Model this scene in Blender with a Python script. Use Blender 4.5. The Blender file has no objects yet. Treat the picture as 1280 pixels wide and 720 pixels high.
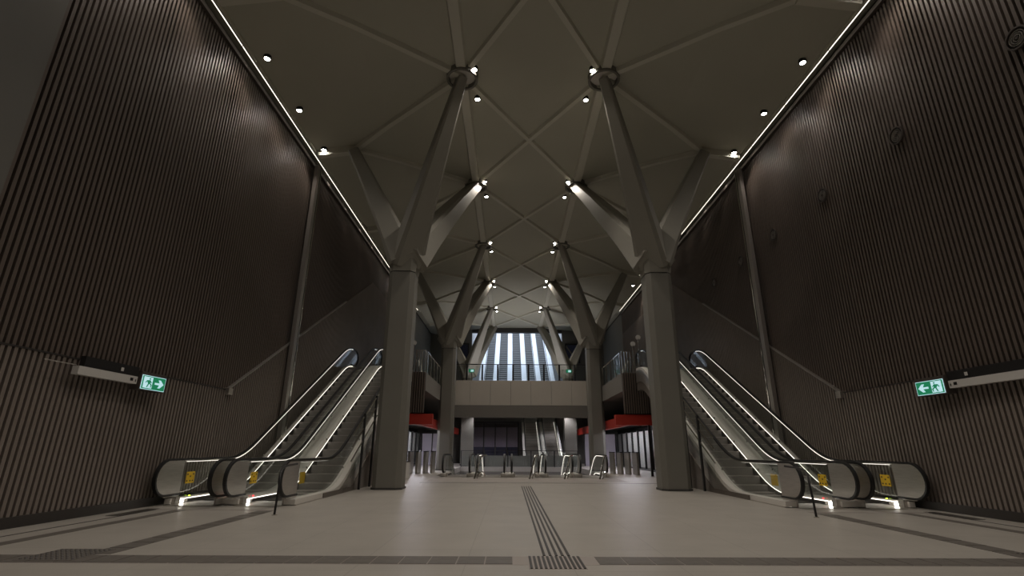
import bpy, math, random
from mathutils import Vector, Matrix
random.seed(7)
R = math.radians
scene = bpy.context.scene
COL = scene.collection

# ------------------------------------------------------------------ camera
def make_camera():
    th, roll, yaw = R(17.8), R(0.27), R(0.2)
    def world(x, y):
        c, s = math.cos(roll), math.sin(roll)
        x, y = c*x - s*y, s*x + c*y
        X, Y, Z = x, math.cos(th) - y*math.sin(th), math.sin(th) + y*math.cos(th)
        return Vector((math.cos(yaw)*X + math.sin(yaw)*Y, -math.sin(yaw)*X + math.cos(yaw)*Y, Z))
    f = world(0, 0); r = world(1, 0) - f; u = world(0, 1) - f
    cd = bpy.data.cameras.new('camera'); cd.sensor_width = 36; cd.lens = 36*624/1280
    cd.clip_start = 0.05; cd.clip_end = 300
    co = bpy.data.objects.new('camera', cd); COL.objects.link(co)
    m = Matrix((r, u, -f)).transposed().to_4x4(); m.translation = Vector((-0.7125, 0, 1.25))
    co.matrix_world = m
    scene.camera = co
make_camera()

# ------------------------------------------------------------------ world, exposure
world = bpy.data.worlds.new('sky'); scene.world = world; world.use_nodes = True
bg = world.node_tree.nodes['Background']
bg.inputs[0].default_value = (0.70, 0.82, 1.0, 1); bg.inputs[1].default_value = 2.6
vs = scene.view_settings
vs.view_transform = 'Standard'; vs.look = 'None'; vs.gamma = 1; vs.exposure = 0.18
vs.use_curve_mapping = False
SPOT_HUB, SPOT_WING = 285.0, 70.0      # watts of the ceiling downlights
LAMP = (1.0, 0.90, 0.80)

# ------------------------------------------------------------------ materials
def mat(name, col, rough=0.6, metal=0.0, var=0.0, scale=6.0, emit=None, estr=0.0, bump=0.0, spec=0.5, stretch=None):
    m = bpy.data.materials.new(name); m.use_nodes = True
    nt = m.node_tree; b = nt.nodes['Principled BSDF']
    b.inputs['Roughness'].default_value = rough; b.inputs['Metallic'].default_value = metal
    b.inputs['Specular IOR Level'].default_value = spec
    c = (*col, 1)
    b.inputs['Base Color'].default_value = c
    if emit:
        b.inputs['Emission Color'].default_value = (*emit, 1); b.inputs['Emission Strength'].default_value = estr
    if var > 0 or bump > 0:
        tc = nt.nodes.new('ShaderNodeTexCoord'); mp = nt.nodes.new('ShaderNodeMapping')
        if stretch: mp.inputs['Scale'].default_value = stretch
        ns = nt.nodes.new('ShaderNodeTexNoise'); ns.inputs['Scale'].default_value = scale; ns.inputs['Detail'].default_value = 4
        nt.links.new(tc.outputs['Object'], mp.inputs[0]); nt.links.new(mp.outputs[0], ns.inputs['Vector'])
        if var > 0:
            rp = nt.nodes.new('ShaderNodeValToRGB')
            rp.color_ramp.elements[0].position = .3; rp.color_ramp.elements[1].position = .7
            rp.color_ramp.elements[0].color = (*[v*(1-var) for v in col], 1)
            rp.color_ramp.elements[1].color = (*[min(1, v*(1+var)) for v in col], 1)
            nt.links.new(ns.outputs['Fac'], rp.inputs[0]); nt.links.new(rp.outputs[0], b.inputs['Base Color'])
        if bump > 0:
            bp = nt.nodes.new('ShaderNodeBump'); bp.inputs['Strength'].default_value = bump; bp.inputs['Distance'].default_value = .01
            nt.links.new(ns.outputs['Fac'], bp.inputs['Height']); nt.links.new(bp.outputs[0], b.inputs['Normal'])
    return m
def glass_mat(name, tint, gloss=0.08, rough=0.02, edge=.22):
    m = bpy.data.materials.new(name); m.use_nodes = True; nt = m.node_tree
    for n in list(nt.nodes): nt.nodes.remove(n)
    out = nt.nodes.new('ShaderNodeOutputMaterial'); mx = nt.nodes.new('ShaderNodeMixShader')
    tr = nt.nodes.new('ShaderNodeBsdfTransparent'); gl = nt.nodes.new('ShaderNodeBsdfGlossy')
    fr = nt.nodes.new('ShaderNodeLayerWeight'); fr.inputs['Blend'].default_value = .25
    ma = nt.nodes.new('ShaderNodeMath'); ma.operation = 'MULTIPLY_ADD'; ma.inputs[1].default_value = edge; ma.inputs[2].default_value = gloss
    tr.inputs[0].default_value = (*tint, 1); gl.inputs['Roughness'].default_value = rough; gl.inputs[0].default_value = (.9, .9, .9, 1)
    nt.links.new(fr.outputs['Fresnel'], ma.inputs[0]); nt.links.new(ma.outputs[0], mx.inputs[0])
    nt.links.new(tr.outputs[0], mx.inputs[1]); nt.links.new(gl.outputs[0], mx.inputs[2]); nt.links.new(mx.outputs[0], out.inputs[0])
    return m
def floor_mat():
    m = mat('terrazzo floor', (.345, .322, .288), .42, var=.06, scale=1.3)
    nt = m.node_tree; b = nt.nodes['Principled BSDF']
    src = b.inputs['Base Color'].links[0].from_socket
    tc = nt.nodes.new('ShaderNodeTexCoord')
    n2 = nt.nodes.new('ShaderNodeTexNoise'); n2.inputs['Scale'].default_value = 90; n2.inputs['Detail'].default_value = 2
    br = nt.nodes.new('ShaderNodeTexBrick'); br.offset = 0
    br.inputs['Scale'].default_value = 1; br.inputs['Brick Width'].default_value = 1.2; br.inputs['Row Height'].default_value = 1.2
    br.inputs['Mortar Size'].default_value = .006; br.inputs['Color1'].default_value = (1, 1, 1, 1); br.inputs['Color2'].default_value = (.96, .96, .96, 1)
    br.inputs['Mortar'].default_value = (.78, .78, .78, 1)
    mx = nt.nodes.new('ShaderNodeMix'); mx.data_type = 'RGBA'; mx.blend_type = 'MULTIPLY'; mx.inputs[0].default_value = 1
    m2 = nt.nodes.new('ShaderNodeMix'); m2.data_type = 'RGBA'; m2.blend_type = 'OVERLAY'; m2.inputs[0].default_value = .18
    nt.links.new(tc.outputs['Object'], n2.inputs['Vector']); nt.links.new(tc.outputs['Object'], br.inputs['Vector'])
    nt.links.new(src, mx.inputs[6]); nt.links.new(br.outputs['Color'], mx.inputs[7])
    nt.links.new(mx.outputs[2], m2.inputs[6]); nt.links.new(n2.outputs['Fac'], m2.inputs[7])
    nt.links.new(m2.outputs[2], b.inputs['Base Color'])
    return m
M = dict(
    floor=floor_mat(),
    paver=mat('dark paver', (.115, .103, .090), .5, var=.15, scale=9),
    joint=mat('pale joint', (.30, .27, .245), .6),
    tactile=mat('tactile bar', (.035, .03, .028), .5),
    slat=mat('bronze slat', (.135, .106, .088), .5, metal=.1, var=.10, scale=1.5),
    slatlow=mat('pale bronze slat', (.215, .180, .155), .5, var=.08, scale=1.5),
    backing=mat('dark backing', (.012, .010, .009), .8),
    trim=mat('bronze trim', (.10, .084, .074), .45, metal=.3),
    plinth=mat('dark plinth', (.035, .03, .027), .5),
    panel=mat('grey wall panel', (.17, .165, .15), .65, var=.05, scale=.6),
    ceiling=mat('ceiling plaster', (.47, .46, .38), .75, var=.03, scale=.4),
    rib=mat('ceiling rib', (.60, .585, .50), .6),
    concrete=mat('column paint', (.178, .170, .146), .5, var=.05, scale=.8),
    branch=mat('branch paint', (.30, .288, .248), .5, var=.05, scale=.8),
    post=mat('steel post', (.42, .39, .36), .35, metal=.7),
    steel=mat('brushed steel', (.55, .52, .48), .28, metal=.9, var=.08, scale=3, stretch=(1, 1, 14)),
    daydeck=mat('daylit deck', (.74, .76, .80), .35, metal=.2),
    deck=mat('deck steel', (.74, .71, .66), .42, metal=.35),
    chrome=mat('polished steel', (.80, .78, .74), .12, metal=1.0),
    rubber=mat('black rubber', (.012, .012, .012), .45),
    step=mat('step metal', (.24, .225, .205), .5, metal=.2, var=.2, scale=30, stretch=(8, 1, 1)),
    truss=mat('truss cladding', (.17, .145, .125), .3, metal=.5),
    black=mat('black metal', (.015, .014, .014), .4),
    darkgrey=mat('dark grey', (.05, .047, .044), .5),
    fascia=mat('mezzanine fascia', (.46, .425, .37), .55, var=.04, scale=.7),
    soffit=mat('dark soffit', (.16, .148, .13), .7),
    red=mat('red bulkhead', (.40, .03, .018), .45),
    yellow=mat('yellow sign', (.62, .40, .015), .5),
    white=mat('white sign face', (.62, .60, .57), .5),
    hoard=mat('pale hoarding', (.46, .45, .44), .6, var=.06, scale=.7),
    navy=mat('navy panel', (.035, .045, .11), .4),
    glass=glass_mat('clear glass', (.94, .955, .945), .02, edge=.09),
    smoke=glass_mat('smoked glass', (.78, .76, .78), .10, .05),
    lens=mat('lamp lens', (.9, .9, .9), .4, emit=(1, .95, .88), estr=60),
    cove=mat('cove lamp', (.9, .9, .9), .4, emit=(1, .90, .76), estr=2.0),
    led=mat('led strip', (.9, .9, .9), .4, emit=(1, .93, .82), estr=.9),
    skirtled=mat('skirt led strip', (.9, .9, .9), .4, emit=(1, .93, .82), estr=1.8),
    combled=mat('comb lamp', (.9, .9, .9), .4, emit=(1, .95, .86), estr=16),
    green=mat('exit green', (.02, .30, .12), .4, emit=(.02, .34, .16), estr=.33),
    exitwhite=mat('exit white', (.8, .9, .9), .4, emit=(.50, .85, .95), estr=.62),
    lilac=mat('lit lilac wall', (.55, .52, .60), .6),
    shaftstep=mat('dark step', (.028, .029, .033), .9, spec=.1),
    indred=mat('red indicator', (.5, .02, .02), .4, emit=(1, .05, .05), estr=3),
    indgreen=mat('lime indicator', (.3, .5, .02), .4, emit=(.6, 1, .05), estr=3),
    hubin=mat('hub inner', (.62, .60, .55), .5),
)

# ------------------------------------------------------------------ mesh helpers
class MB:
    def __init__(s): s.v = []; s.f = []; s.mi = []
    def add(s, verts, faces, mi=0):
        o = len(s.v); s.v += [tuple(v) for v in verts]
        for f in faces: s.f.append(tuple(o+i for i in f)); s.mi.append(mi)
        return s
    def box(s, x0, x1, y0, y1, z0, z1, mi=0):
        if x0 > x1: x0, x1 = x1, x0
        if y0 > y1: y0, y1 = y1, y0
        return s.add([(x0,y0,z0),(x1,y0,z0),(x1,y1,z0),(x0,y1,z0),(x0,y0,z1),(x1,y0,z1),(x1,y1,z1),(x0,y1,z1)],
                     [(0,3,2,1),(4,5,6,7),(0,1,5,4),(1,2,6,5),(2,3,7,6),(3,0,4,7)], mi)
    def loft(s, rings, cap=True, closed=True):
        n = len(rings[0]); o = len(s.v)
        for r in rings: s.v += [tuple(p) for p in r]
        for i in range(len(rings)-1):
            for j in range(n if closed else n-1):
                a = o+i*n+j; b = o+i*n+(j+1) % n
                s.f.append((a, b, b+n, a+n)); s.mi.append(0)
        if cap:
            s.f.append(tuple(o+j for j in reversed(range(n)))); s.mi.append(0)
            e = o+(len(rings)-1)*n
            s.f.append(tuple(e+j for j in range(n))); s.mi.append(0)
        return s
    def ribbon(s, path, x0, x1, lo, hi):
        """solid strip along a (y,z) path, thickness lo..hi in z, width x0..x1"""
        rings = [[(x0,y,z+lo),(x1,y,z+lo),(x1,y,z+hi),(x0,y,z+hi)] for y, z in path]
        return s.loft(rings)
    def side(s, top, bot, x0, x1):
        """solid between two (y,z) polylines of equal length"""
        rings = [[(x0,b[0],b[1]),(x1,b[0],b[1]),(x1,t[0],t[1]),(x0,t[0],t[1])] for t, b in zip(top, bot)]
        return s.loft(rings)
    def tube(s, pts, r, n=8):
        pts = [Vector(p) for p in pts]; rings = []
        up = Vector((0, 0, 1)); prev = None
        for i, p in enumerate(pts):
            t = (pts[min(i+1, len(pts)-1)] - pts[max(i-1, 0)]).normalized()
            if prev is None:
                a = t.cross(up) if abs(t.dot(up)) < .95 else t.cross(Vector((1, 0, 0)))
            else: a = prev - t*prev.dot(t)
            a.normalize(); prev = a; b = t.cross(a)
            rings.append([p + r*(math.cos(k*2*math.pi/n)*a + math.sin(k*2*math.pi/n)*b) for k in range(n)])
        return s.loft(rings)
    def cyl(s, c, r, h, axis='z', n=20, r2=None):
        r2 = r if r2 is None else r2; rings = []
        for t, rr in ((0, r), (h, r2)):
            ring = []
            for k in range(n):
                a = 2*math.pi*k/n; u, w = rr*math.cos(a), rr*math.sin(a)
                ring.append({'z': (c[0]+u, c[1]+w, c[2]+t), 'x': (c[0]+t, c[1]+u, c[2]+w), 'y': (c[0]+w, c[1]+t, c[2]+u)}[axis])
            rings.append(ring)
        return s.loft(rings)
    def ring(s, c, ri, ro, h, axis='z', n=28):
        rings = []
        for rr, t in ((ri, 0), (ro, 0), (ro, h), (ri, h), (ri, 0)):
            ring = []
            for k in range(n):
                a = 2*math.pi*k/n; u, w = rr*math.cos(a), rr*math.sin(a)
                ring.append({'z': (c[0]+u, c[1]+w, c[2]+t), 'x': (c[0]+t, c[1]+u, c[2]+w), 'y': (c[0]+w, c[1]+t, c[2]+u)}[axis])
            rings.append(ring)
        return s.loft(rings, cap=False)
    def beam(s, p, q, w, h):
        p, q = Vector(p), Vector(q); d = (q-p).normalized()
        a = d.cross(Vector((0, 0, 1))).normalized(); b = a.cross(d).normalized()
        if b.z < 0: b = -b
        k = .72
        rings = [[c - a*w/2*k - b*h, c + a*w/2*k - b*h, c + a*w/2, c - a*w/2] for c in (p, q)]
        return s.loft(rings)
    def poly(s, pts3, off):
        """flat polygon extruded by vector off"""
        n = len(pts3); off = Vector(off)
        return s.loft([[Vector(p) for p in pts3], [Vector(p)+off for p in pts3]])
    def mesh(s, name, material):
        me = bpy.data.meshes.new(name); me.from_pydata(s.v, [], s.f)
        for m_ in (material if isinstance(material, (list, tuple)) else [material]): me.materials.append(m_)
        if any(s.mi): me.polygons.foreach_set('material_index', s.mi)
        me.update()
        import bmesh
        bm = bmesh.new(); bm.from_mesh(me); bmesh.ops.recalc_face_normals(bm, faces=bm.faces); bm.to_mesh(me); bm.free()
        return me
    def build(s, name, material, parent=None, smooth=False, bevel=0):
        me = s.mesh(name, material)
        if smooth:
            me.polygons.foreach_set('use_smooth', [True]*len(me.polygons)); me.set_sharp_from_angle(angle=R(40))
        o = link(name, me, parent)
        if bevel:
            md = o.modifiers.new('bevel', 'BEVEL'); md.width = bevel; md.segments = 2; md.limit_method = 'ANGLE'
        return o
def link(name, data, parent=None, loc=None):
    o = bpy.data.objects.new(name, data); COL.objects.link(o)
    if parent is not None: o.parent = parent
    if loc: o.location = loc
    return o
def tag(o, label=None, cat=None, group=None, kind=None):
    if label: o['label'] = label
    if cat: o['category'] = cat
    if group: o['group'] = group
    if kind: o['kind'] = kind
    return o
def thing(name, label, cat, loc=(0, 0, 0), group=None):
    o = link(name, None, None, loc); o.empty_display_size = .1
    return tag(o, label, cat, group)
def struct(o, label, cat='structure'):
    return tag(o, label, cat, kind='structure')
def side_word(s): return 'left' if s < 0 else 'right'

ORD = ['nearest', 'second', 'third', 'fourth', 'fifth', 'sixth', 'seventh', 'eighth', 'ninth', 'tenth', 'eleventh', 'twelfth', 'thirteenth', 'fourteenth', 'fifteenth', 'sixteenth', 'seventeenth', 'eighteenth']
# ------------------------------------------------------------------ key dimensions
W = 8.75                      # wall face
HUBX, HUBZ = 2.34, 12.95
HUBY = [-0.70 + 7.15*k for k in range(7)]        # -0.7 .. 42.2
COLX, COLY = 4.57, [17.15, 31.45, 45.75]
ZM = 4.9                      # mezzanine level
def ceil_z(x):
    x = abs(x)
    if x < HUBX: return 13.05
    if x < 5.25: return 13.05 - .25*(x-HUBX)/(5.25-HUBX)
    return 12.80 - .45*(x-5.25)/(8.3-5.25)

# ------------------------------------------------------------------ floor
fl = MB()
fl.box(-9.3, 9.3, -9, 25.2, -.3, 0); fl.box(-9.3, -4.15, 25.2, 37, -.3, 0); fl.box(4.15, 9.3, 25.2, 37, -.3, 0); fl.box(-9.3, 9.3, 37, 47, -.3, 0)
floor = struct(fl.build('floor', M['floor']), 'pale terrazzo concourse floor between the slatted walls', 'floor')
paver_me = MB().box(-.155, .155, -.20, .20, 0, .004).mesh('paver', M['paver'])
k = 0
x = -8.3
bed = MB(); bed.box(-8.45, 8.45, 6.30, 6.76, 0, .0015)
bed.build('joint_bed', M['joint'], floor)
while x < 8.4:
    if not (-.52 < x < .2): link('paver', paver_me, floor, (x, 6.53, .0015))
    x += .325
# drain and paver strips running towards the escalators
for s in (-1, 1):
    MB().box(s*7.40, s*7.62, 6.8, 11.3, 0, .004).build('drain_strip', M['paver'], floor)
    MB().box(s*8.02, s*8.06, 6.0, 11.3, 0, .004).build('drain_slot', M['tactile'], floor)
    pm = MB().box(-.16, .16, -.19, .19, 0, .004).mesh('strip_paver', M['paver'])
    y = 7.0
    while y < 11.2:
        link('paver', pm, floor, (s*5.72, y, 0)); y += .40
    MB().box(s*5.56, s*8.4, 11.28, 11.42, 0, .003).build('landing_strip', M['joint'], floor)
MB().box(-4.1, 8.5, 20.2, 20.32, 0, .003).build('threshold_strip', M['tactile'], floor)
MB().box(-4.0, 4.0, 20.9, 23.6, 0, .002).build('landing_panel', M['joint'], floor)
# tactile ground indicators
t = thing('tactile_strip', 'long dark tactile guide strip running down the middle of the floor', 'tactile paving', (-.13, 6.8, 0))
bar = MB().box(-.016, .016, 0, 11.7, 0, .006).mesh('bar', M['tactile'])
for i in range(5): link('bar', bar, t, ((i-2)*.075, 0, 0))
t = thing('tactile_pad', 'small square of dark tactile ribs at near end of the guide strip', 'tactile paving', (-.17, 6.43, 0))
MB().box(-.32, .32, -.33, .33, 0, .003).build('base', M['joint'], t)
bar = MB().box(-.014, .014, -.32, .32, .003, .009).mesh('rib', M['tactile'])
for i in range(12): link('rib', bar, t, ((i-5.5)*.053, 0, 0))
for s in (-1, 1):
    t = thing('tactile_stud_pad', f'dark studded tactile pad where the floor strips cross, {side_word(s)} side', 'tactile paving', (s*6.05, 6.75, 0), 'studded tactile pads')
    MB().box(-.34, .34, -.34, .34, .005, .008).build('base', M['paver'], t)
    st = MB()
    for i in range(11):
        for j in range(9): st.cyl((-.30+.06*i, -.28+.07*j, .008), .02, .006, n=6, r2=.013)
    tag(st.build('stud', M['tactile'], t), kind='stuff')
    # ribbed drain grate next to the wall escalator
    g = thing('drain_grate', f'ribbed steel floor grate beside the {side_word(s)} wall plinth', 'grate', (s*8.2, 10.9, 0), 'floor grates')
    MB().box(-.12, .12, -.6, .6, .001, .004).build('base', M['black'], g)
    rb = MB()
    for i in range(20): rb.box(-.12, .12, -.59+.06*i, -.565+.06*i, .004, .008)
    tag(rb.build('rib', M['steel'], g), kind='stuff')

# pit for the descending escalators
pit = MB()
pit.box(-4.35, -4.15, 25.2, 37, -6, -.3); pit.box(4.15, 4.35, 25.2, 37, -6, -.3); pit.box(-4.35, 4.35, 37, 37.2, -6, -.3); pit.box(-4.35, 4.35, 25.0, 25.2, -6, -.3)
pit.box(-4.35, 4.35, 25, 37.2, -6.2, -6)
struct(pit.build('wall_pit', M['soffit']), 'dark lining of the escalator pit below the concourse', 'wall')

# ------------------------------------------------------------------ slatted side walls
LOW_Z = 2.77; DIAG_Y = 14.35
def low_top(y): return LOW_Z + max(0, (min(y, 27.5)-DIAG_Y)*.5774)
PITCH = .115
for s in (-1, 1):
    w = MB(); w.box(s*9.05, s*8.86, 6.9, 52, 0, 13.3)
    wall = struct(w.build('wall_'+side_word(s), M['backing']), f'tall {side_word(s)} hall wall of bronze vertical slats on dark backing', 'wall')
    MB().box(s*9.05, s*8.72, -9, 7.05, 2.9, 12.3).build('plain_panel', M['panel'], wall)
    MB().box(s*8.86, s*8.80, 41.2, 50.2, ZM, 12.3).build('far_panel', M['panel'], wall)
    MB().box(s*9.05, s*8.80, -9, 6.9, 0, 2.9).build('backing_panel', M['backing'], wall)
    MB().box(s*9.0, s*8.63, -9, 24, 0, .17).build('plinth', M['plinth'], wall)
    MB().box(s*8.86, s*8.66, 7.05, 41.2, 12.10, 12.22).build('top_trim', M['trim'], wall)
    # upper slats
    up = MB().box(-.055, .055, -.032, .032, 0, 1).mesh('slat', M['slat'])
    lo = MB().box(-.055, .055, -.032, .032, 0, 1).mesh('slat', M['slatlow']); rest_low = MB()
    rest = MB(); y = 7.1; n = 0
    while y < 41.2:
        z0 = low_top(y)
        if n < 145:
            o = link('slat', up, wall, (s*8.805, y, z0)); o.scale.z = 12.1 - z0
        else: rest.box(s*8.86, s*8.75, y-.032, y+.032, z0, 12.1)
        y += PITCH; n += 1
    y = 5.6; n = 0
    while y < 41:
        if n < 130:
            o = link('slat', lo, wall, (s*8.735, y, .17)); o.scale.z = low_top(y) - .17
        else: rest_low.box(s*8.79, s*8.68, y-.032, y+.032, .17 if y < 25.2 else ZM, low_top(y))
        y += PITCH; n += 1
    tag(rest.build('far_slats', M['slat'], wall), kind='stuff'); tag(rest_low.build('far_low_slats', M['slatlow'], wall), kind='stuff')
    # backing of the raised lower tier and its sloping cap
    ys = [5.5, DIAG_Y, 27.5, 41]
    MB().side([(y, low_top(y)) for y in ys], [(y, 0) for y in ys], s*8.86, s*8.79).build('lower_backing', M['backing'], wall)
    MB().ribbon([(DIAG_Y, low_top(DIAG_Y)), (23.4, low_top(23.4))], s*8.86, s*8.66, 0, .045).build('sloping_cap', M['post'], wall)
    MB().box(s*8.86, s*8.67, 5.5, DIAG_Y, LOW_Z, LOW_Z+.03).build('ledge_cap', M['plinth'], wall)
    MB().box(s*8.80, s*8.58, DIAG_Y-.12, DIAG_Y+.1, LOW_Z-.12, LOW_Z+.06).build('cap_bracket', M['steel'], wall)
    # steel post in front of the wall, beside the first tree column
    p = thing('steel_post', f'tall steel post on the {side_word(s)} slatted wall above the escalators', 'post', (s*8.53, 17.9, 0), 'tall wall posts')
    MB().box(s*-.05, s*.09, -.19, .06, 0, 12.1).build('channel', M['post'], p)
    MB().box(s*-.05, s*.09, .12, .19, 0, 12.1).build('edge_strip', M['chrome'], p)
    MB().box(s*-.02, s*.09, .06, .12, 0, 12.1).build('recess', M['black'], p)

# walls of the far part, ends, behind the camera
bk = MB(); bk.box(-9.2, 9.2, -9.2, -9, 0, 13.4)
struct(bk.build('wall_back', M['panel']), 'plain grey end wall behind the viewpoint', 'wall')
for s in (-1, 1):
    e = MB(); e.box(s*4.6, s*9.05, 50.2, 50.4, ZM, 13.2)
    struct(e.build('wall_end_'+side_word(s), M['panel']), f'plain grey end wall on the {side_word(s)} of the daylit shaft', 'wall')
    # dark framed opening on the end wall
    fr = thing('framed_opening', f'dark framed opening high on the far end wall, {side_word(s)} of the bright strips', 'window frame', (s*5.6, 50.1, 9.4), 'framed openings on the far wall')
    MB().box(-.75, .75, 0, .06, 0, 2.0).build('pane', M['navy'], fr)
    for a, b in ((-.75, -.62), (.62, .75)): MB().box(a, b, -.12, 0, 0, 2.0).build('jamb', M['black'], fr)
    MB().box(-.75, .75, -.12, 0, 1.85, 2.0).build('head', M['black'], fr)
    MB().beam((-.6, -.06, 1.8), (.6, -.06, .1), .1, .1).build('brace', M['concrete'], fr)

# ------------------------------------------------------------------ ceiling, ribs, hubs
cm = MB()
xs = [-9.05, -8.3, -5.25, -HUBX, HUBX, 5.25, 8.3, 9.05]
zs = [12.75, 12.35, 12.80, 13.05, 13.05, 12.80, 12.35, 12.75]
top = []
prof = []
for yy in (-9.2, 50.4):
    prof.append([(a, yy, b) for a, b in zip(xs, zs)] + [(9.05, yy, 13.4), (-9.05, yy, 13.4)])
# cove pocket: the plaster stops short of the wall, the strip above it is a dark slot
for ring in prof:
    ring[0] = (-9.05, ring[0][1], 12.55); ring[7] = (9.05, ring[7][1], 12.55)
    ring[1] = (-8.35, ring[1][1], 12.35); ring[6] = (8.35, ring[6][1], 12.35)
cm.loft(prof)
ceiling = struct(cm.build('ceiling', M['ceiling']), 'folded pale plaster ceiling crossed by shallow ribs', 'ceiling')
def rib(p, q, w=.24, h=.14):
    MB().beam(p, q, w, h).build('rib', M['rib'], ceiling)
NODEX = 6.85
for k in range(len(HUBY)):
    y = HUBY[k]; last = k == len(HUBY)-1
    y2 = y + 7.15
    for s in (-1, 1):
        h = (s*HUBX, y, 13.05); h2 = (s*HUBX, y2, 13.05); ym = (y+y2)/2
        node = (s*NODEX, ym, ceil_z(NODEX)); kx = 5.25; f = (kx-HUBX)/(NODEX-HUBX)
        if y2 < 50.3:
            rib((s*HUBX, y+.4, 13.05), (s*HUBX, y2-.4, 13.05), .40, .16)
            hb = (-s*HUBX, y2, 13.05)
            rib((s*(HUBX-.3), y+.45, 13.06), (-s*(HUBX-.3), y2-.45, 13.06) if s > 0 else (-s*(HUBX-.3), y2-.45, 13.055), .22, .14 if s > 0 else .135)
            rib((s*HUBX, y2, 13.04), (s*kx, y2+(ym-y2)*f, 12.81)); rib((s*kx, y2+(ym-y2)*f, 12.81), node)
        rib(h[:2]+(13.04,), (s*kx, y+(ym-y)*f, 12.81)); rib((s*kx, y+(ym-y)*f, 12.81), node)
        rib((s*(NODEX-.1), ym, ceil_z(NODEX)+.02), (s*8.3, ym, 12.37), .34, .24)
        hb = MB().ring((s*HUBX, y, 12.82), .44, .52, .26).build('hub_ring', M['concrete'], ceiling, smooth=True)
        MB().cyl((s*HUBX, y, 12.98), .44, .06).build('hub_plate', M['hubin'], ceiling)

# continuous cove: fascia and lamp segments
for s in (-1, 1):
    MB().box(s*8.36, s*8.42, -9, 41.2, 12.25, 12.42).build('cove_lip', M['rib'], ceiling)
    y = 8.0 - 2.42*2 + .02; i = 0
    seg = MB().box(-.008, .008, -1.19, 1.19, .012, .03)
    me_d = seg.mesh('diffuser', M['cove']); me_h = MB().box(-.035, .035, -1.2, 1.2, .03, .07).mesh('housing', M['black'])
    while y < 40.5:
        i += 1
        L = thing('cove_lamp', f'{ORD[i-1]} glowing strip lamp in the cove line along the top of the {side_word(s)} wall', 'strip light', (s*8.50, y, 12.27), f'{side_word(s)} cove lamps')
        link('housing', me_h, L); link('diffuser', me_d, L)
        y += 2.42

# ------------------------------------------------------------------ downlights
house_me = MB().ring((0, 0, -.10), .085, .11, .12, n=18).mesh('housing', M['black'])
lens_me = MB().cyl((0, 0, -.09), .08, .02, n=18).mesh('lens', M['lens'])
lamp_hub = bpy.data.lights.new('hub lamp', 'SPOT'); lamp_hub.energy = SPOT_HUB; lamp_hub.spot_size = R(115); lamp_hub.spot_blend = .6; lamp_hub.shadow_soft_size = .07; lamp_hub.color = LAMP
lamp_wing = bpy.data.lights.new('wing lamp', 'SPOT'); lamp_wing.energy = SPOT_WING; lamp_wing.spot_size = R(125); lamp_wing.spot_blend = .7; lamp_wing.shadow_soft_size = .07; lamp_wing.color = LAMP
def downlight(x, y, z, label, group, lamp):
    t = thing('downlight', label, 'downlight', (x, y, z), group)
    link('housing', house_me, t); link('lens', lens_me, t)
    link('bulb', lamp, t, (0, 0, -.13))
for k, y in enumerate(HUBY):
    for s in (-1, 1):
        for j, dy in enumerate((-.34, 1.10)):
            if k < 2: lab = f"{('nearer','farther')[j]} of two downlights at the {('overhead hub','next overhead hub')[k]} on the {side_word(s)}"
            else: lab = f"{('nearer','farther')[j]} of two ceiling downlights beside the {ORD[k-2]} visible hub on the {side_word(s)}"
            downlight(s*1.92 if j == 0 else s*1.905, y+dy, 13.02, lab, 'hub downlights', lamp_hub)
for s in (-1, 1):
    y = 12.15 - 2.40*5 - .3; i = 0; n = 0
    while y < 36:
        near = y < 11
        if 17.5 < y < 31.0: y += 2.40; continue
        i += 1
        lab = f'ceiling downlight close to the {side_word(s)} wall above the frame, {ORD[i-1]} from the viewpoint' if near else f'{ORD[n]} ceiling downlight of the row along the {side_word(s)} cove'
        downlight(s*8.02, y, ceil_z(8.02), lab, 'wall side downlights', lamp_wing)
        if not near: n += 1
        y += 2.40 if not 9 < y < 10 else 2.70

# ------------------------------------------------------------------ tree columns
def octo(c, a, b, hw, hd, ch=.3):
    k = 1-ch
    return [c + a*hw*u + b*hd*v for u, v in ((1, k), (k, 1), (-k, 1), (-1, k), (-1, -k), (-k, -1), (k, -1), (1, -k))]
def branch(base, tip, w0, w1, d0, d1, parent):
    base, tip = Vector(base), Vector(tip)
    hz = Vector((tip.x-base.x, tip.y-base.y, 0)); hd = hz.normalized(); side = Vector((-hd.y, hd.x, 0))
    rings = []
    for t in (0, .18, .4, .7, 1.0):
        p = base.lerp(tip, t) + Vector((0, 0, .08*math.sin(t*math.pi)))
        tg = (tip-base + Vector((0, 0, .3*math.cos(t*math.pi)))).normalized()
        b = side.cross(tg).normalized()
        e = t**.8
        rings.append(octo(p, side, b, (w0+(w1-w0)*e)/2, (d0+(d1-d0)*e)/2, .26))
    return MB().loft(rings).build('branch', M['branch'], parent)
names = ['nearest', 'middle', 'farthest']
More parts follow.
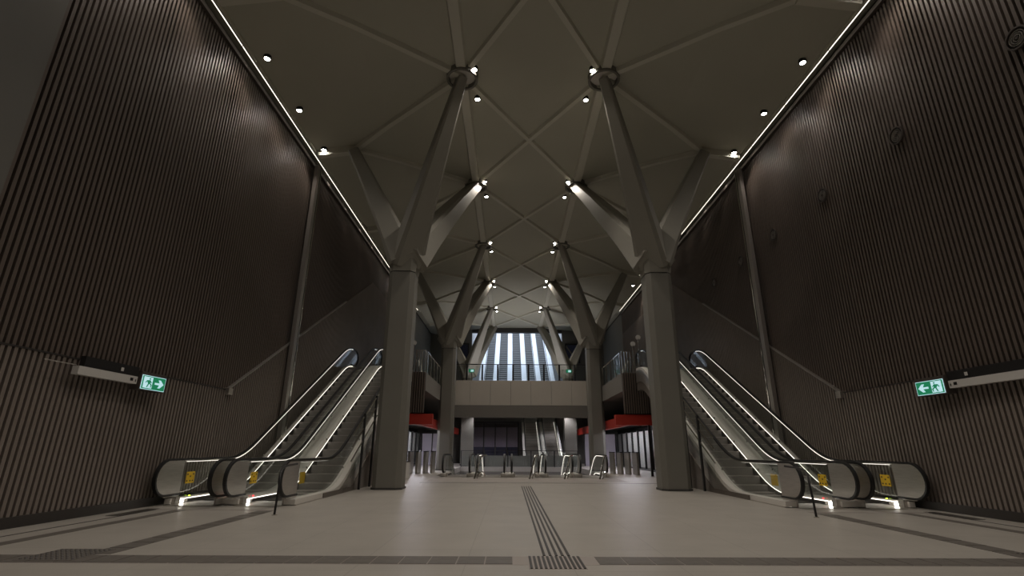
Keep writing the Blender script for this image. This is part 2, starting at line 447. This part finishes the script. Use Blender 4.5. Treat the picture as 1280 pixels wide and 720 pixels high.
for j, y in enumerate(COLY):
    for s in (-1, 1):
        t = thing('tree_column', f'{names[j]} branching tree column on the {side_word(s)} side of the hall', 'column', (s*COLX, y, 0), 'branching tree columns')
        c = MB(); X, Y = Vector((1, 0, 0)), Vector((0, 1, 0))
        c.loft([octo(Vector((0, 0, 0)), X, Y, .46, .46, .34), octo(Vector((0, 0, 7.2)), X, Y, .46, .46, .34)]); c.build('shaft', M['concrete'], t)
        MB().loft([octo(Vector((0, 0, 7.2)), X, Y, .44, .44, .34), octo(Vector((0, 0, 7.24)), X, Y, .44, .44, .34)]).build('joint_ring', M['darkgrey'], t)
        MB().loft([octo(Vector((0, 0, 0)), X, Y, .49, .49, .34), octo(Vector((0, 0, .06)), X, Y, .49, .49, .34)]).build('base_plate', M['darkgrey'], t)
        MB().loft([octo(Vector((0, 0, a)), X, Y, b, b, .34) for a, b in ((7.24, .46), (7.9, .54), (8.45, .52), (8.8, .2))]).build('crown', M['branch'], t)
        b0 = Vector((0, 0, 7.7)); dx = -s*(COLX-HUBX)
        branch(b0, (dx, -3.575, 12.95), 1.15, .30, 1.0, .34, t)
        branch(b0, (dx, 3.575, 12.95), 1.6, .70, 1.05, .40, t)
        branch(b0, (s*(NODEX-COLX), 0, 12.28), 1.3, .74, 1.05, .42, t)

# ------------------------------------------------------------------ escalators
def profile(y1, rise, L=.7, tan=.5774):
    """height of the step line; flat, incline from y1, flat"""
    sg = 1 if rise > 0 else -1; run = abs(rise)/tan; y2 = y1+run
    def soft(d):
        if d <= -L: return 0.0
        if d >= L: return d
        return (d+L)**2/(4*L)
    return lambda y: sg*tan*(soft(y-y1) - soft(y-y2)), y2
def rng(a, b, st):
    n = max(1, int(math.ceil((b-a)/st))); return [a+(b-a)*i/n for i in range(n+1)]
def escalator(t, y1, rise, end_flat=1.9, comb=1.2, steps=True, truss=True, panes=True, sgn=1, signs=True, leds=True, outer=None, wallside=0, hw=.60, drop=.95, ledmat='led', ind='indred', upper_newel=True):
    z, y2 = profile(y1, rise); yend = y2 + end_flat; H = .97
    def hz(y): return z(y)
    ys = rng(.42, yend-.42, .25)
    # handrail loop with rounded lower newel
    def newel(front):
        pts = []
        for a in range(-90, 91, 15):
            pts.append((.42 - .42*math.cos(R(a)), .585 + .385*math.sin(R(a))))
        return pts
    lowp = [(.95, .20)] + newel(True)
    upp = [(yend - p[0], z(yend) + p[1]) for p in reversed(lowp)]
    path = lowp + [(y, z(y)+H) for y in ys[1:-1]] + (upp if upper_newel else [])
    for s in (-1, 1):
        x = s*hw
        rings = []
        n = len(path)
        for i, (y, zz) in enumerate(path):
            a = path[max(i-1, 0)]; b = path[min(i+1, n-1)]
            d = Vector((0, b[0]-a[0], b[1]-a[1])).normalized(); nrm = Vector((0, -d.z, d.y)); p = Vector((x, y, zz)); xx = Vector((1, 0, 0))
            rings.append([p - xx*.04 - nrm*.022, p + xx*.04 - nrm*.022, p + xx*.045, p + xx*.035 + nrm*.022, p - xx*.035 + nrm*.022, p - xx*.045])
        MB().loft(rings).build('handrail', M['rubber'], t, smooth=True)
        # stainless newel panel (D shape)
        for end in ((0, 1) if upper_newel else (0,)):
            pts = [(.95, .14), (.42, .16)] + [(.42 - .39*math.cos(R(a)), .585 + .355*math.sin(R(a))) for a in range(-75, 91, 15)] + [(.95, .94)]
            if end: pts = [(yend-p[0], z(yend)+p[1]) for p in pts]
            MB().poly([(x-.014, p[0], p[1]) for p in pts], (.028, 0, 0)).build('newel_panel', M['glass' if end else 'steel'], t)
        # glass
        a = .97; edges = [a]
        while a < yend-1.1: a = min(a+1.65, yend-.97); edges.append(a)
        if panes:
            for a, b in zip(edges[:-1], edges[1:]):
                yy = rng(a+.008, b-.008, .3)
                MB().side([(y, z(y)+.93) for y in yy], [(y, z(y)+.13) for y in yy], x-.006, x+.006).build('glass_pane', M['glass'], t)
        yy = rng(.95, yend-.95, .25)
        MB().ribbon([(y, z(y)) for y in yy], x-.022, x+.022, .915, .95).build('top_rail', M['chrome'], t)
        if leds:
            MB().ribbon([(y, z(y)) for y in rng(1.0, yend-1.0, .25)], x-s*.024, x-s*.034, .908, .922).build('handrail_light', M[ledmat], t)
            MB().ribbon([(y, z(y)) for y in rng(1.05, yend-1.0, .25)], x-s*.082, x-s*.092, .088, .106).build('skirt_light', M['skirtled'], t)
        # inner deck and skirt, outer deck
        yy = rng(.55, yend-.55, .25)
        MB().ribbon([(y, z(y)) for y in yy], s*.515, s*(hw+(.04 if wallside == s else .165)), .02, .13).build('deck', M['deck'], t)
        MB().ribbon([(y, z(y)) for y in rng(comb, yend-comb, .25)], s*.512, s*.520, -.12, .08).build('skirt', M['darkgrey'], t)
        MB().box(s*.44, s*.515, .62, .80, 0, .16).build('skirt_end', M['steel'], t)
        if signs:
            MB().box(s*.435, s*.50, .84, .92, .03, .10).build('comb_light', M['combled'], t)
            sg_ = MB().box(x-s*.012, x-s*.020, 1.10, 1.42, .42, .68).build('safety_sign', M['yellow'], t)
            pg = MB()
            for a_, b_ in ((1.14, .46), (1.26, .46), (1.36, .46), (1.14, .61), (1.36, .61), (1.25, .56)): pg.box(x-s*.020, x-s*.022, a_-.02, a_+.025, b_-.005, b_+.03)
            pg.build('sign_pictogram', M['black'], sg_)
            # studs on the inclined deck
            st = MB().cyl((0, 0, 0), .022, .05, n=8).mesh('deck_stud', M['chrome'])
            y = y1 + .9
            while y < y2 - .3:
                link('deck_stud', st, t, (s*(hw-.05), y, z(y)+.128)); y += 1.45
    if signs:
        MB().cyl((-.56*sgn, 1.32, .13), .02, .02, n=10).build('indicator_lamp', M[ind], t)
    # comb plates
    MB().box(-.52, .52, .35, comb+.25, -.01, .012).build('comb_plate', M['steel'], t)
    MB().box(-.52, .52, yend-comb-.25, yend-.2, z(yend)-.03, z(yend)+.012).build('comb_plate', M['steel'], t)
    if steps:
        stp = MB().box(-.505, .505, 0, .40, -.23, 0)
        stp.box(-.505, .505, -.004, .035, -.014, .006, 1)
        me = stp.mesh('step', [M['step'], M['post']])
        y = comb + .3
        while y < yend - comb - .4:
            link('step', me, t, (0, y, z(y+.2) - (.0 if abs(z(y+.2)-z(y)) < .03 else .06))); y += .401
    if truss:
        yy = rng(.6, yend-.5, .25)
        lo = [(y, max(-.02 if rise > 0 else -99, z(y)-drop)) for y in yy]
        MB().side([(y, max(z(y)-.25, lo[i][1]+.01)) for i, y in enumerate(yy)], lo, -.745 if wallside >= 0 else -.64, .745 if wallside <= 0 else .64).build('truss', M['truss'], t)
        if outer:
            s = outer
            MB().side([(y, z(y)+.02) for y in yy], [(y, max(0.0, z(y)-.55)) if rise > 0 else (y, z(y)-.55) for y in yy], s*.748, s*.775).build('side_cladding', M['steel'], t)
    return z, y2, yend
RISE = ZM; YE = 11.65; Y1 = 15.2 - YE
for s in (-1, 1):
    for q, xc in enumerate((7.83, 6.30)):
        lab = f"steel escalator with glass sides {'along the' if q == 0 else 'on the column side, away from the'} {side_word(s)} slatted wall"
        t = thing('escalator', lab, 'escalator', (s*xc, YE, 0), 'escalators climbing to the mezzanine')
        z, y2, yend = escalator(t, Y1, RISE, outer=(-s if q == 1 else None), wallside=(s if q == 0 else 0), end_flat=1.6, sgn=-s, ind=('indgreen' if q == 0 else 'indred'))
        if q == 1:
            # smoked glass enclosure panels under the truss, on the hall side
            xo = -s*.76
            yy = [2.3, 3.9, 5.4, 6.9, 7.9]
            for a, b in zip(yy[:-1], yy[1:]):
                pts = rng(a+.01, b-.01, .4)
                MB().side([(y, max(.12, z(y)-.56)) for y in pts], [(y, 0) for y in pts], xo-s*.0, xo-s*.03).build('enclosure_panel', M['truss'], t)
# guard fences on the hall side of the inner escalators
for s in (-1, 1):
    t = thing('escalator_guard', f'dark posts with slanting steel rails beside the {side_word(s)} inner escalator', 'railing', (s*5.42, 16.3, 0), 'escalator guards')
    zz = lambda y: (y+16.3-15.2)*.5774
    for y, zt in ((.5, 2.3), (1.75, 3.0)):
        MB().box(-.03, .03, y-.045, y+.045, 0, zt).build('post', M['black'], t)
    for h in (.55, .95, 1.3):
        MB().tube([(0, -.6, zz(-.6)+h), (0, 2.0, zz(2.0)+h)], .022).build('rail', M['chrome'], t, smooth=True)
    MB().side([(-.5, zz(-.5)+.5), (1.7, zz(1.7)+.5)], [(-.5, zz(-.5)+.02), (1.7, zz(1.7)+.02)], -.006, .006).build('glass_pane', M['glass'], t)
    # bent tube barrier at the foot
    t = thing('barrier_rail', f'dark bent tube barrier standing before the {side_word(s)} inner escalator', 'barrier', (s*5.25, 10.55, 0), 'bent tube barriers')
    MB().tube([(0, 0, 0), (0, .02, .35), (0, .05, .62), (s*.04, .12, .76), (s*.12, .35, .84), (s*.16, .7, .88), (s*.16, 1.2, .90)], .022).build('tube', M['black'], t, smooth=True)
    MB().cyl((0, 0, 0), .05, .012).build('base_plate', M['steel'], t)

# ------------------------------------------------------------------ descending escalators in the middle
WD = ['leftmost', 'second from left', 'central', 'second from right', 'rightmost']
for i, xc in enumerate((-3.10, -1.54, 0.0, 1.52, 3.08)):
    t = thing('descending_escalator', f'{WD[i]} of five escalators going down in the middle of the hall', 'escalator', (xc, 23.7, 0), 'descending escalators')
    escalator(t, 3.3, -4.6, comb=1.2, signs=False, upper_newel=False, truss=True, drop=.9, leds=(i != 0), ledmat='skirtled')
# chrome hoops at the mouths of some of them
for i, (x, lab) in enumerate(((-1.9, 'between the first and second'), (.45, 'beside the central'), (1.95, 'between the fourth and fifth'), (3.45, 'beside the rightmost'))):
    t = thing('chrome_hoop', f'bright chrome hoop barrier {lab} descending escalator', 'barrier', (x, 22.74, 0), 'chrome hoops')
    MB().tube([(-.30, 0, 0), (-.16, .1, .5), (-.05, .2, .86), (0, .26, .93), (.12, .5, .95), (.16, .9, .95)], .035).build('tube', M['chrome'], t, smooth=True)
    MB().tube([(-.18, 0, .02), (-.12, .05, .20), (-.05, .1, .27), (.06, .3, .26), (.14, .35, .10)], .03).build('lower_tube', M['chrome'], t, smooth=True)

# glass balustrade behind the pit and two far escalators going up
def balustrade(name, label, x0, x1, y, z0, n, h=1.1, post=M['black'], group=None, pw=.035):
    t = thing(name, label, 'balustrade', ((x0+x1)/2, y, z0), group)
    w = (x1-x0)/n; hw = (x1-x0)/2
    for i in range(n+1): MB().box(-hw+i*w-pw, -hw+i*w+pw, -.035, .035, 0, h).build('post', post, t)
    for i in range(n): MB().box(-hw+i*w+.06, -hw+(i+1)*w-.06, -.008, .008, .06, h-.1).build('glass_pane', M['glass'], t)
    MB().box(-hw, hw, -.03, .03, h-.04, h).build('top_rail', post, t)
    return t
balustrade('glass_balustrade', 'glass balustrade behind the descending escalators', -4.1, 4.1, 37.15, 0, 5)
b = thing('pit_upstand', 'pale upstand wall behind the descending escalators', 'wall panel', (0, 37.4, 0))
for i in range(5): MB().box(-4.1+i*1.64+.01, -4.1+(i+1)*1.64-.01, 0, .1, 0, .75).build('panel', M['panel'], b)
for i, xc in enumerate((1.13, 2.70)):
    t = thing('far_escalator', f"{('left','right')[i]} of two far escalators rising under the mezzanine", 'escalator', (xc, 37.9, 0), 'far escalators under the mezzanine')
    escalator(t, 2.2, 3.6, signs=False, upper_newel=False, drop=1.0)

# ------------------------------------------------------------------ mezzanine
mz = MB(); mz.box(-4.95, 4.95, 32.62, 46, 4.0, ZM-.01)
for s in (-1, 1): mz.box(s*4.95, s*8.84, 25.45, 50.4, 4.0, ZM-.01)
for s in (-1, 1): mz.box(s*4.6, s*4.95, 46, 50.4, 4.0, ZM-.01)
struct(mz.build('floor_mezzanine', M['soffit']), 'mezzanine floor slab above the concourse', 'floor')
t = thing('mezzanine_fascia', 'long pale panelled fascia of the bridge between the middle columns', 'fascia', (0, 32.5, 3.85))
for i in range(7): MB().box(-4.55+i*1.3+.008, -4.55+(i+1)*1.3-.008, -.06, .06, 0, 1.55).build('panel', M['fascia'], t)
MB().box(-4.55, 4.55, .061, .12, .05, 1.5).build('backing', M['black'], t)
MB().box(-4.6, 4.6, -.05, .3, -.75, -.02).build('lower_beam', M['soffit'], t)
balustrade('mezzanine_balustrade', 'glass balustrade with black posts on the pale bridge fascia', -4.5, 4.5, 32.56, 5.42, 9, 1.05, pw=.055)
for s in (-1, 1):
    # end of the side mezzanine facing the viewer
    t = thing('side_fascia', f'dim slatted front of the {side_word(s)} side mezzanine above the red bulkhead', 'fascia', (s*6.78, 25.3, 2.9), 'side mezzanine fronts')
    MB().box(-1.83, 1.83, 0, .1, 0, 2.0).build('backing', M['backing'], t)
    sl = MB().box(-.03, .03, -.06, 0, 0, 2.0).mesh('slat', M['slat'])
    for i in range(32): link('slat', sl, t, (-1.80+i*.116, 0, 0))
    t = thing('red_bulkhead', f'red bulkhead band under the {side_word(s)} side mezzanine', 'bulkhead', (s*4.5, 25.3, 2.35), 'red bulkheads')
    MB().box(0, s*4.2, 0, .35, 0, .5).build('front_band', M['red'], t)
    MB().box(s*.62, s*.85, .35, 20, 0, .5).build('side_band', M['red'], t)
    MB().box(s*.85, s*4.2, .35, 20, .42, .5).build('soffit', M['soffit'], t)
    t = balustrade('side_balustrade', f'glass balustrade with steel posts along the {side_word(s)} side mezzanine edge', -3.2, 3.2, 0, ZM, 5, 1.1, post=M['chrome'], group='side balustrades')
    t.location = (s*4.98, 28.9, ZM); t.rotation_euler.z = R(90)
    # ceiling mounted exit sign on the mezzanine
    t = thing('exit_sign', f'small green exit sign on a stem over the bridge, {side_word(s)} end', 'exit sign', (s*3.35, 34.5, 6.2), 'green exit signs')
    MB().box(-.2, .2, -.04, .04, 0, .24).build('housing', M['black'], t)
    MB().box(-.19, .19, -.05, -.041, .01, .23).build('face', M['green'], t)
    MB().box(-.05, .14, -.056, -.05, .05, .19).build('symbol', M['exitwhite'], t)
    MB().box(-.02, .02, -.02, .02, -1.3, 0).build('stem', M['black'], t)

# ------------------------------------------------------------------ daylit shaft with rising escalators
SL = .66; Y0, Z0 = 46.0, ZM
L = 26; fs = MB()
fs.side([(Y0, Z0-.05), (Y0+L, Z0-.05+L*SL)], [(Y0, Z0-.6), (Y0+L, Z0-.6+L*SL)], -4.6, 4.6)
struct(fs.build('floor_shaft', M['darkgrey']), 'dark sloping base of the daylit shaft beyond the bridge', 'floor')
sh = MB()
for s in (-1, 1): sh.side([(Y0, Z0+1), (50.3, Z0+1+4.3*SL), (50.31, 13.3), (Y0+L, Z0+L*SL+3)], [(Y0, Z0-.6), (50.3, Z0-.6+4.3*SL), (50.31, Z0-.6+4.31*SL), (Y0+L, Z0-.6+L*SL)], s*4.6, s*4.8)
struct(sh.build('wall_shaft', M['hoard']), 'grey lining of the sloping daylit shaft beyond the bridge', 'wall')
lint = MB().box(-4.6, 4.6, 50.2, 50.6, 12.55, 13.4)
struct(lint.build('trim_1', M['darkgrey']), 'dark lintel across the top of the daylit shaft', 'trim')
for i in range(6):
    xx = -3.5+1.4*i
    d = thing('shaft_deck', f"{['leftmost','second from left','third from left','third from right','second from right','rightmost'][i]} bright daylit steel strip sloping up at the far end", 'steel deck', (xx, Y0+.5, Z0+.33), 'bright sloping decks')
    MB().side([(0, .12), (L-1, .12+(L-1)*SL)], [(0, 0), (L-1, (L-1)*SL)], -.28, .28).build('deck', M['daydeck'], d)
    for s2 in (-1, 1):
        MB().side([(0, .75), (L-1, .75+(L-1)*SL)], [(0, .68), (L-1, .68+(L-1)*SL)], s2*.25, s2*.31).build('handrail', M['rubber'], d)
stp = MB().box(-.41, .41, 0, .42, -.285, 0).mesh('step', M['shaftstep'])
for i in range(5):
    d = thing('shaft_escalator', f"{WD[i]} dark run of steps between the bright sloping strips", 'escalator', (-2.8+1.4*i, Y0+.4, Z0), 'shaft escalators')
    for k in range(58): link('step', stp, d, (0, k*.42, .26+k*.42*SL))

# ------------------------------------------------------------------ under the mezzanine
bw = MB(); bw.box(-9.05, 9.05, 46.0, 46.2, 0, 4.3)
struct(bw.build('wall_far', M['panel']), 'dim far wall of the concourse under the mezzanine', 'wall')
t = thing('far_glazing', 'dark glazed screen with pale hoarding behind it at the far wall', 'glazing', (-1.95, 45.4, 0))
for i in range(4): MB().box(-2+i*1.0+.03, -2+(i+1)*1.0-.03, .3, .36, 1.0, 3.0).build('hoarding', M['lilac'], t)
MB().box(-2, 2, .2, .28, .3, 1.35).build('navy_band', M['navy'], t)
for i in range(4): MB().box(-2+i*1.0+.04, -2+(i+1)*1.0-.04, -.01, .01, .1, 3.3).build('glass_pane', M['smoke'], t)
for i in range(5): MB().box(-2+i*1.0-.05, -2+i*1.0+.05, -.06, .06, 0, 3.5).build('mullion', M['black'], t)
MB().box(-2.05, 2.05, -.06, .06, 3.3, 3.5).build('transom', M['black'], t)
for s in (-1, 1):
    t = thing('square_pillar', f'plain square pillar under the bridge on the {side_word(s)}', 'pillar', (s*3.9, 39.5, 0), 'square pillars')
    MB().box(-.45, .45, -.45, .45, 0, 4.0).build('shaft', M['concrete'], t)
    MB().box(-.49, .49, -.49, .49, 0, .12).build('base', M['darkgrey'], t)
    # shop fronts
    t = thing('shop_front', f'glazed shop front with dark mullions under the {side_word(s)} mezzanine', 'shop front', (s*7.6, 25.7, 0), 'shop fronts')
    for i in range(10): MB().box(s*.06, s*.12, i*1.6+.03, i*1.6+1.57, .15, 2.3).build('hoarding_panel', M['hoard'], t)
    for i in range(10): MB().box(-.01, .01, i*1.6+.05, i*1.6+1.55, .1, 2.3).build('glass_pane', M['glass'], t)
    for i in range(11): MB().box(-.06, .06, i*1.6-.05, i*1.6+.05, 0, 2.35).build('mullion', M['black'], t)
    MB().box(-.08, .08, -.05, 16.05, 0, .1).build('sill', M['black'], t)
    MB().box(-.03, s*.95, -.06, -.02, 0, 2.35).build('return_panel', M['hoard'], t)
    # lit screen across the aisle
    t = thing('lit_screen', f'pale lit screen wall with dark posts across the {side_word(s)} aisle', 'screen wall', (s*6.22, 40.0, 0), 'lit screens')
    for i in range(3): MB().box(-1.2+i*.8+.02, -1.2+(i+1)*.8-.02, 0, .08, 0, 2.3).build('panel', M['lilac'], t)
    for i in range(4): MB().box(-1.24+i*.8, -1.16+i*.8, -.06, 0, 0, 2.35).build('post', M['black'], t)
    # strip lamp over the aisle
    t = thing('aisle_lamp', f'strip lamp under the {side_word(s)} mezzanine soffit', 'strip light', (s*6.5, 33.0, 2.71), 'aisle lamps')
    MB().box(-.08, .08, -4, 4, .02, .04).build('housing', M['black'], t); MB().box(-.06, .06, -4, 4, 0, .02).build('diffuser', mat('aisle lamp', (.9, .9, .9), .4, emit=(.92, .90, 1), estr=45.0), t)
    # waist-high gate posts
    for i in range(4):
        t = thing('gate_post', f"{['nearest','second','third','farthest'][i]} slim waist-high gate post in the {side_word(s)} aisle", 'gate', (s*(5.75 - .33*i), 27.0+.35*i, 0), 'gate posts')
        MB().box(-.06, .06, -.5, .5, 0, 1.05).build('cabinet', M['steel'], t, bevel=.02)
        MB().box(-.065, .065, -.51, .51, 1.05, 1.09).build('cap', M['black'], t)
    # dark upright beside the column
    t = thing('door_post', f'black upright frame post behind the {side_word(s)} nearest column', 'post', (s*6.05, 25.1, 0), 'black upright posts')
    MB().box(-.05, .05, -.05, .05, .02, 2.35).build('upright', M['black'], t); MB().box(-.09, .09, -.09, .09, 0, .02).build('foot', M['steel'], t)
t = thing('low_plinth_block', 'white low block behind the nearest left column', 'block', (-5.35, 22.4, 0))
MB().box(-.35, .35, -.5, .5, 0, .68).build('body', M['white'], t, bevel=.02); MB().box(-.36, .36, -.51, .51, .68, .72).build('cap', M['darkgrey'], t)
for s in (-1, 1):
    t = thing('steel_bin', f'slim stainless cylinder bin standing beside the {side_word(s)} nearest column', 'bin', (s*5.28, 19.0, 0), 'steel bins')
    MB().cyl((0, 0, .04), .13, 1.1, n=24).build('body', M['chrome'], t, smooth=True); MB().cyl((0, 0, 1.14), .135, .05, n=24).build('lid', M['black'], t); MB().cyl((0, 0, 0), .125, .04, n=24).build('base', M['black'], t)

# ------------------------------------------------------------------ wall signs and speakers
def exit_and_sign(s):
    X = s*8.50
    t = thing('exit_sign', f'green lit exit sign with arrow and running figure on the {side_word(s)} slatted wall', 'exit sign', (X, 10.92, 2.40), 'green exit signs')
    MB().box(-.10, .10, -.40, .40, -.02, .36).build('housing', M['trim'], t)
    f = -s
    def flat(pts, d0, d1, name, m, par=None): return MB().poly([(f*d0, a, b) for a, b in pts], (f*(d1-d0), 0, 0)).build(name, m, par or t)
    flat([(-.37, .0), (.37, .0), (.37, .29), (-.37, .29)], .10, .106, 'border', M['exitwhite'])
    face = flat([(-.355, .012), (.355, .012), (.355, .278), (-.355, .278)], .106, .110, 'face', M['green'])
    # arrow points away from the camera (towards the escalators)
    ar = [(.03, .125), (.18, .125), (.13, .06), (.20, .06), (.31, .145), (.20, .23), (.13, .23), (.18, .165), (.03, .165)]
    flat([(a, b) for a, b in ar], .110, .114, 'arrow', M['exitwhite'], face)
    flat([(-.32, .03), (-.05, .03), (-.05, .26), (-.32, .26)], .110, .113, 'door', M['exitwhite'], face)
    g = MB()
    def gp(pts): g.poly([(f*.113, a, b) for a, b in pts], (f*.003, 0, 0))
    gp([(-.17, .225), (-.14, .245), (-.11, .225), (-.14, .205)])
    gp([(-.23, .19), (-.13, .20), (-.11, .125), (-.18, .12)])
    gp([(-.18, .125), (-.22, .05), (-.19, .045), (-.145, .12)]); gp([(-.145, .125), (-.09, .09), (-.10, .045), (-.075, .05), (-.06, .105), (-.12, .14)])
    gp([(-.23, .19), (-.27, .14), (-.255, .13), (-.21, .17)]); gp([(-.13, .20), (-.075, .155), (-.085, .14), (-.13, .17)])
    g.build('running_figure', M['green'], face)
    t = thing('wayfinding_sign', f'long pale wayfinding bar with dark box above on the {side_word(s)} slatted wall', 'sign', (X, 0, 2.48), 'wayfinding bars')
    y0 = 9.0 if s < 0 else 8.0
    MB().box(-.06, .06, y0, 10.48, 0, .15).build('bar', M['white'], t)
    MB().box(-.04, .06*1, y0+.1, 10.48, .152, .34).build('upper_box', M['black'], t)
    MB().box(f*.06, f*.063, 10.28, 10.36, .05, .11).build('icon', M['black'], t); MB().box(f*.06, f*.063, 10.42, 10.45, .04, .09).build('small_mark', M['darkgrey'], t)
    MB().box(f*.041 if f > 0 else f*.061, f*.066, 9.98, 10.05, .20, .27).build('pale_icon', M['white'], t)
    if s < 0: MB().tube([(0, 8.35, .16), (0, 9.0, .16)], .01, 6).build('conduit', M['steel'], t)
exit_and_sign(-1); exit_and_sign(1)
for i, y in enumerate((7.40, 10.46, 13.5, 16.45, 19.1, 21.9, 24.8)):
    t = thing('wall_speaker', f'{ORD[i]} round louvred speaker in the row on the right slatted wall', 'speaker', (8.75, y, 8.59), 'round wall speakers')
    MB().ring((-.05, 0, 0), .19, .22, .05, 'x').build('bezel', M['trim'], t, smooth=True)
    MB().cyl((-.005, 0, 0), .19, .005, 'x').build('back_plate', M['black'], t)
    for k, r in enumerate((.15, .11, .07)): MB().ring((-.04, 0, 0), r-.014, r, .034, 'x', n=20).build('louvre_ring', M['post'], t, smooth=True)
    MB().cyl((-.045, 0, 0), .03, .04, 'x', n=12).build('centre_cap', M['trim'], t)

# downlights under the bridge soffit
lamp_soff = bpy.data.lights.new('soffit lamp', 'SPOT'); lamp_soff.energy = 150; lamp_soff.spot_size = R(130); lamp_soff.spot_blend = .6; lamp_soff.shadow_soft_size = .06; lamp_soff.color = (.95, .92, 1.0)
for j, y in enumerate((34.6, 38.5, 42.6)):
    for i, x in enumerate((-3.0, -1.2, 3.4)):
        t = thing('soffit_downlight', f"{('left','middle','right')[i]} small downlight in the {('front','middle','back')[j]} row under the bridge soffit", 'downlight', (x, y, 4.0), 'soffit downlights')
        MB().ring((0, 0, -.06), .06, .08, .06, n=14).build('housing', M['black'], t); MB().cyl((0, 0, -.05), .058, .02, n=14).build('lens', M['lens'], t)
        link('bulb', lamp_soff, t, (0, 0, -.09))

# small wall washers tucked into the cove slot beyond the steel posts
lamp_wash = bpy.data.lights.new('wall washer', 'SPOT'); lamp_wash.energy = 16; lamp_wash.spot_size = R(100); lamp_wash.spot_blend = .8; lamp_wash.shadow_soft_size = .04; lamp_wash.color = LAMP
for sd in (-1, 1):
    for i in range(5):
        t = thing('wall_washer', f'{ORD[i]} small wall washer tucked in the {side_word(sd)} cove beyond the steel post', 'downlight', (sd*8.60, 19.4+2.4*i, 12.46), 'cove wall washers')
        MB().ring((0, 0, -.06), .035, .05, .08, n=12).build('housing', M['black'], t); MB().cyl((0, 0, -.03), .034, .01, n=12).build('lens', M['cove'], t)
        link('bulb', lamp_wash, t, (0, 0, -.08))

# railings at the head of the side escalators
for sd in (-1, 1):
    balustrade('landing_railing', f'short chrome railing at the head of the {side_word(sd)} escalators behind the nearest column', min(sd*5.1, sd*5.55), max(sd*5.1, sd*5.55), 25.75, ZM, 3, 1.2, post=M['chrome'], group='landing railings')
    for i in range(2):
        t = thing('stanchion', f"{('inner','outer')[i]} chrome stanchion by the {side_word(sd)} landing railing", 'stanchion', (sd*(5.75+.3*i), 25.9, ZM-.01), 'landing stanchions')
        MB().cyl((0, 0, 0), .14, .03, n=16).build('base', M['chrome'], t, smooth=True)
        MB().cyl((0, 0, .03), .04, 1.5 + .35*i, n=12).build('pole', M['chrome'], t, smooth=True)
        MB().cyl((0, -.02, 1.62 + .35*i), .13, .04, 'y', n=20).build('disc', M['white'], t)
# fill uplights on the bridge, unseen, added to brighten the last ceiling bays
lamp_fill = bpy.data.lights.new('uplight fill lamp', 'SPOT'); lamp_fill.energy = 170; lamp_fill.spot_size = R(120); lamp_fill.spot_blend = .7; lamp_fill.shadow_soft_size = .1; lamp_fill.color = (1, .95, .95)
for i, x in enumerate((-2.6, -.9, .9, 2.6)):
    t = thing('fill_uplight', f"{('leftmost','second','third','rightmost')[i]} of four fill uplights added on the bridge deck to brighten the ceiling", 'uplight', (x, 43.4, ZM-.01), 'fill uplights')
    MB().cyl((0, 0, 0), .16, .12, n=18).build('housing', M['black'], t); MB().ring((0, 0, .12), .12, .16, .03, n=18).build('bezel', M['steel'], t); MB().cyl((0, 0, .12), .115, .015, n=18).build('lens', M['led'], t)
    o = link('bulb', lamp_fill, t, (0, 0, .2)); o.rotation_euler.x = math.pi
